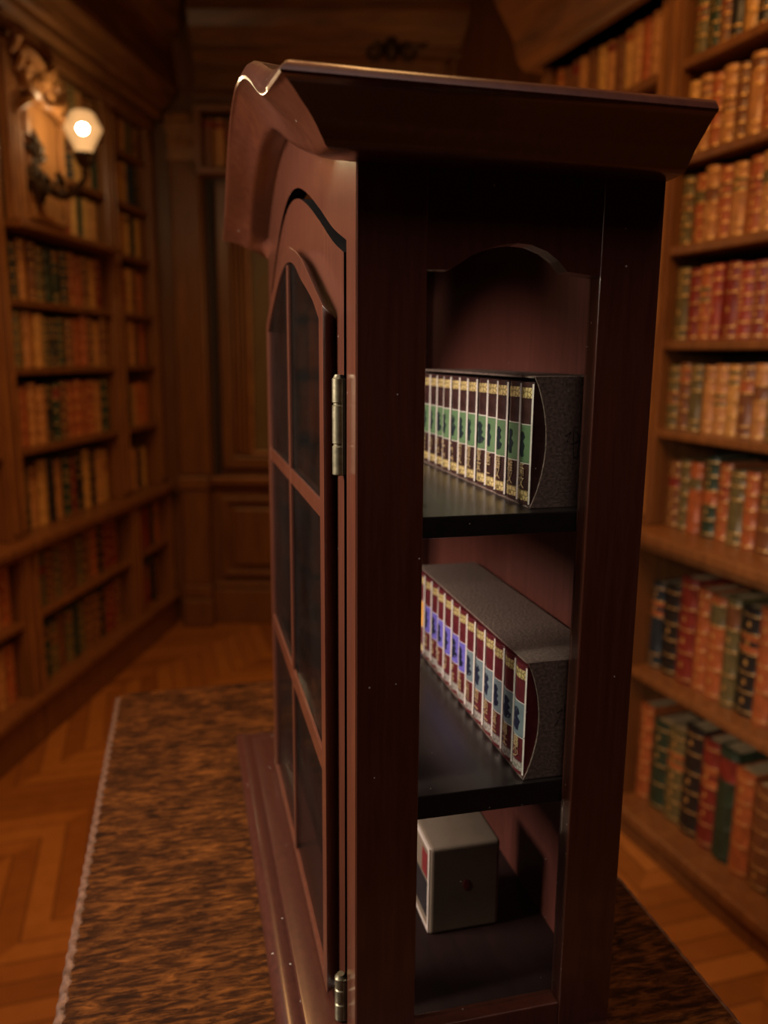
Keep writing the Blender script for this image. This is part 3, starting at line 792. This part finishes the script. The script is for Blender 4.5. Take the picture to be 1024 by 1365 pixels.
cols_l = {
    2.44: [B_, T, B_, Ol, T, B_, B_], 2.205: [K_, G, Nv, O_, O_, T], 1.965: [G, 'red', O_, G, O_, T, O_],
    1.692: [G, K_, T, B_, Ol, G, G, K_, R_, Ru, B_, O_, Mn, T], 1.440: [G, Ol, T, O_, Ol, K_, G, B_, R_, Ru, B_, T, B_, T],
    1.138: [T, R_, T, T, K_, G, B_, R_, Ru, R_, Ru, T, G, T], .805: [K_, G, T, O_, K_, T, G, Mn, K_, O_, K_, T, O_, T],
    .50: [Ol, Ol, B_, Ol, B_, B_, Ol, B_, R_, K_, Mn, Mn, B_], .195: [Ol, G, Ol, B_, Ol, G, Ol, B_, B_, K_, Mn, Mn, B_]}
for z in lz + [.805] + low:
    up_ = z > .7
    y = (-.075 if z == .805 else YL - .02) if up_ else -.03
    h = hl[z]
    xa = -2.985 - .056
    if z > 1.9: xa = -3.47
    w = .062 if z < 1.9 else .055
    row(LW, xa, -3.93 + .056, y, z, h, w, .18, cols_l[z], names_l[z] + ', globe lamp bookcase', 'books on ' + names_l[z] + ' of the globe lamp bookcase', .12, .10, 1 if z > .7 else 1, .85)
    c2 = cols_l[z][::-1]
    row(LW, -3.93 - .052, -4.40 + .052, y, z, min(h, .215), .064, .18, c2, names_l[z] + ', far left bookcase', 'books on ' + names_l[z] + ' in the far left bay', .1, .08, 1, .6)
    if z < 1.5:
        row(LW, -2.72, -2.985 + .061, y, z, h, .060, .18, [R_, T, Ru, R_, Mn], names_l[z] + ', bookcase cut by left edge', 'books on ' + names_l[z] + ' at the picture edge', .1, .06, 1, .8)

# small wall bookcase high on the back wall
e = empty('wall_bookcase', BW.at(.62, 0, 2.385), 'small dark bookcase niche high on the back wall right of the pilaster', 'bookcase')
q = MB(); q.box((-.34, -.0105, 0), (.34, .12, .035)); q.build('shelf', M['bookcase'], e, bevel=.006)
q = MB(); q.box((-.34, -.0105, .30), (.34, .12, .325)); q.build('top_board', M['bookcase'], e, bevel=.006)
for sg in (-1, 1): q = MB(); q.box((sg * .325 - .015, -.0105, .035), (sg * .325 + .015, .115, .30)); q.build('side_panel', M['bookcase'], e)
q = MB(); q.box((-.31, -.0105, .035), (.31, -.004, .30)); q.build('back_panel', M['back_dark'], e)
row(BW, .62 + .308, .40, .10, 2.4205, .235, .052, .09, [B_, T, B_, Ol, B_, T, B_, T, B_], 'the small wall bookcase', 'books in the small wall bookcase', .1, .06, 1, .5)

# ------------------------------------------------------------------ sconce panel on the left bookcase
XA, XB = -3.055, -3.46          # left and right edge as seen
ZB = 1.967
pn = empty('carved_lamp_panel', LW.at((XA + XB) / 2, 0, ZB), 'carved glowing wood panel behind the globe lamp on the left bookcase', 'wall panel')
wp = (XA - XB) / 2
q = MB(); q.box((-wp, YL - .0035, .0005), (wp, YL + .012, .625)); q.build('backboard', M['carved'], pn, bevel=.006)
q = MB(); ring_box(q, -wp + .01, wp - .12, .02, .52, .028, YL + .0121, YL + .034); q.build('panel_frame', M['carved'], pn, bevel=.006)
q = MB()
for xx in (wp - .03, wp - .065, wp - .095): q.tube([(xx, YL + .018, .01), (xx, YL + .018, .60)], .013, 8)
q.build('reeded_column', M['carved'], pn)
q = MB(); yy = YL + .034
for sg in (-1, 1):
    scroll(q, (-.03 + sg * .10, yy, .52), .062, 1.4, PI / 2, .022, 1, sg)
    leaf(q, (-.03, yy, .44), (-.03 + sg * .17, yy, .53), sg * -.03, .03, .015)
    leaf(q, (-.03, yy, .50), (-.03 + sg * .13, yy, .61), sg * .03, .026, .015)
    leaf(q, (-.03 + sg * .05, yy, .44), (-.03 + sg * .19, yy, .36), sg * .02, .024, .01)
for k in range(3): leaf(q, (wp - .07 + .03 * (k - 1), yy, .46 + .05 * k), (wp - .05 + .025 * (k - 1), yy, .60 + .03 * k), .02, .026, .02)
q.lathe([(.0005, -.05), (.035, -.03), (.042, .01), (.02, .045), (.0005, .06)], (-.03, yy + .01, .54), 10)
o = q.build('acanthus_carving', M['carved'], pn)

GX, GY, GZ = -3.30, .155, 2.318
sc = empty('wall_sconce', LW.at(GX, 0, GZ), 'bronze wall lamp with lit faceted frosted globe on the carved panel', 'wall lamp')
q = MB(); q.lathe([(.032, -.074), (.037, -.060), (.070, .004), (.071, .010), (.045, .062), (.034, .070), (.0005, .072)], (0, GY, 0), 10, 0, False); o = q.build('glass_globe', M['globe'], sc)
q = MB(); q.lathe([(.0005, -.018), (.014, -.012), (.019, 0), (.014, .013), (.0005, .018)], (0, GY, .008), 12); q.build('bulb', M['bulb'], sc)
q = MB(); q.lathe([(.010, -.165), (.016, -.15), (.012, -.135), (.028, -.118), (.040, -.092), (.040, -.078), (.028, -.0745)], (0, GY, 0), 14); q.build('lamp_holder', M['dark_carved'], sc)
q = MB()
pts = []
for i in range(17):
    u = i / 16; a = -PI * .5 + PI * 1.15 * u
    pts.append((0.02 * (1 - u), YL + .03 + (GY - YL - .03) * u, -.165 - .055 * math.sin(PI * u) - .03 * (1 - u)))
q.tube(pts, [.016 - .005 * i / 16 for i in range(17)], 10)
scroll(q, (0.03, YL + .09, -.205), .045, 1.5, PI / 2, .013, 1, 1); scroll(q, (.05, YL + .05, -.19), .04, 1.4, 0, .012, 1, -1)
q.build('bracket_arm', M['dark_carved'], sc)
q = MB()
for k in range(6):
    a = PI * (.15 + .14 * k); leaf(q, (.085, YL + .012, -.13), (.085 + .10 * math.cos(a) * .8, YL + .022, -.13 + .13 * math.sin(a)), .012, .016, .02)
leaf(q, (.085, YL + .016, -.10), (.075, YL + .016, -.30), .03, .034, .015); leaf(q, (.085, YL + .016, -.12), (.02, YL + .016, -.27), -.03, .022, .01)
q.build('backplate_leaf', M['dark_carved'], sc)

# ------------------------------------------------------------------ lights
def light(kind, loc, power, col, size=.1, target=None, spread=None):
    ld = bpy.data.lights.new('lamp', kind); ld.energy = power; ld.color = col
    if kind == 'AREA':
        ld.shape = 'RECTANGLE'; ld.size = size if not isinstance(size, tuple) else size[0]; ld.size_y = size if not isinstance(size, tuple) else size[1]
        if spread: ld.spread = math.radians(spread)
    else: ld.shadow_soft_size = size
    o = bpy.data.objects.new('lamp', ld); C.objects.link(o); o.location = loc
    if target is not None:
        o.rotation_euler = (Vector(target) - Vector(loc)).to_track_quat('-Z', 'Y').to_euler()
    return o
WARM = (1, .50, .17)
light('AREA', (-.92, .42, 1.82), 10.5, (1, .86, .70), (.4, .5), OC + Vector((.02, .2, .30)), 85)
light('AREA', (.22, -.12, 2.75), 3.3, (1, .74, .68), .6, (.15, .5, 1.3), 120)  # unseen fill light, added to lift the cabinet side and cornice band
light('AREA', (.05, 1.25, 2.95), 14, WARM, .7, (.78, 1.9, 1.9), 150)
light('POINT', (.30, 3.3, 1.75), 7, WARM, .12)  # added light without a fixture, behind the cabinet, brightens ceiling and back wall
light('AREA', (-.75, 1.5, 2.95), 17, WARM, .6, (-1.1, 2.0, .4), 130)

w = bpy.data.worlds.new('world'); bpy.context.scene.world = w; w.use_nodes = True
bgn = w.node_tree.nodes.get('Background'); bgn.inputs[0].default_value = (.6, .35, .2, 1); bgn.inputs[1].default_value = .01

sc_ = bpy.context.scene
sc_.view_settings.view_transform = 'Standard'; sc_.view_settings.look = 'None'
sc_.view_settings.exposure = 0; sc_.view_settings.gamma = 1
sc_.cycles.max_bounces = 8; sc_.cycles.transparent_max_bounces = 12
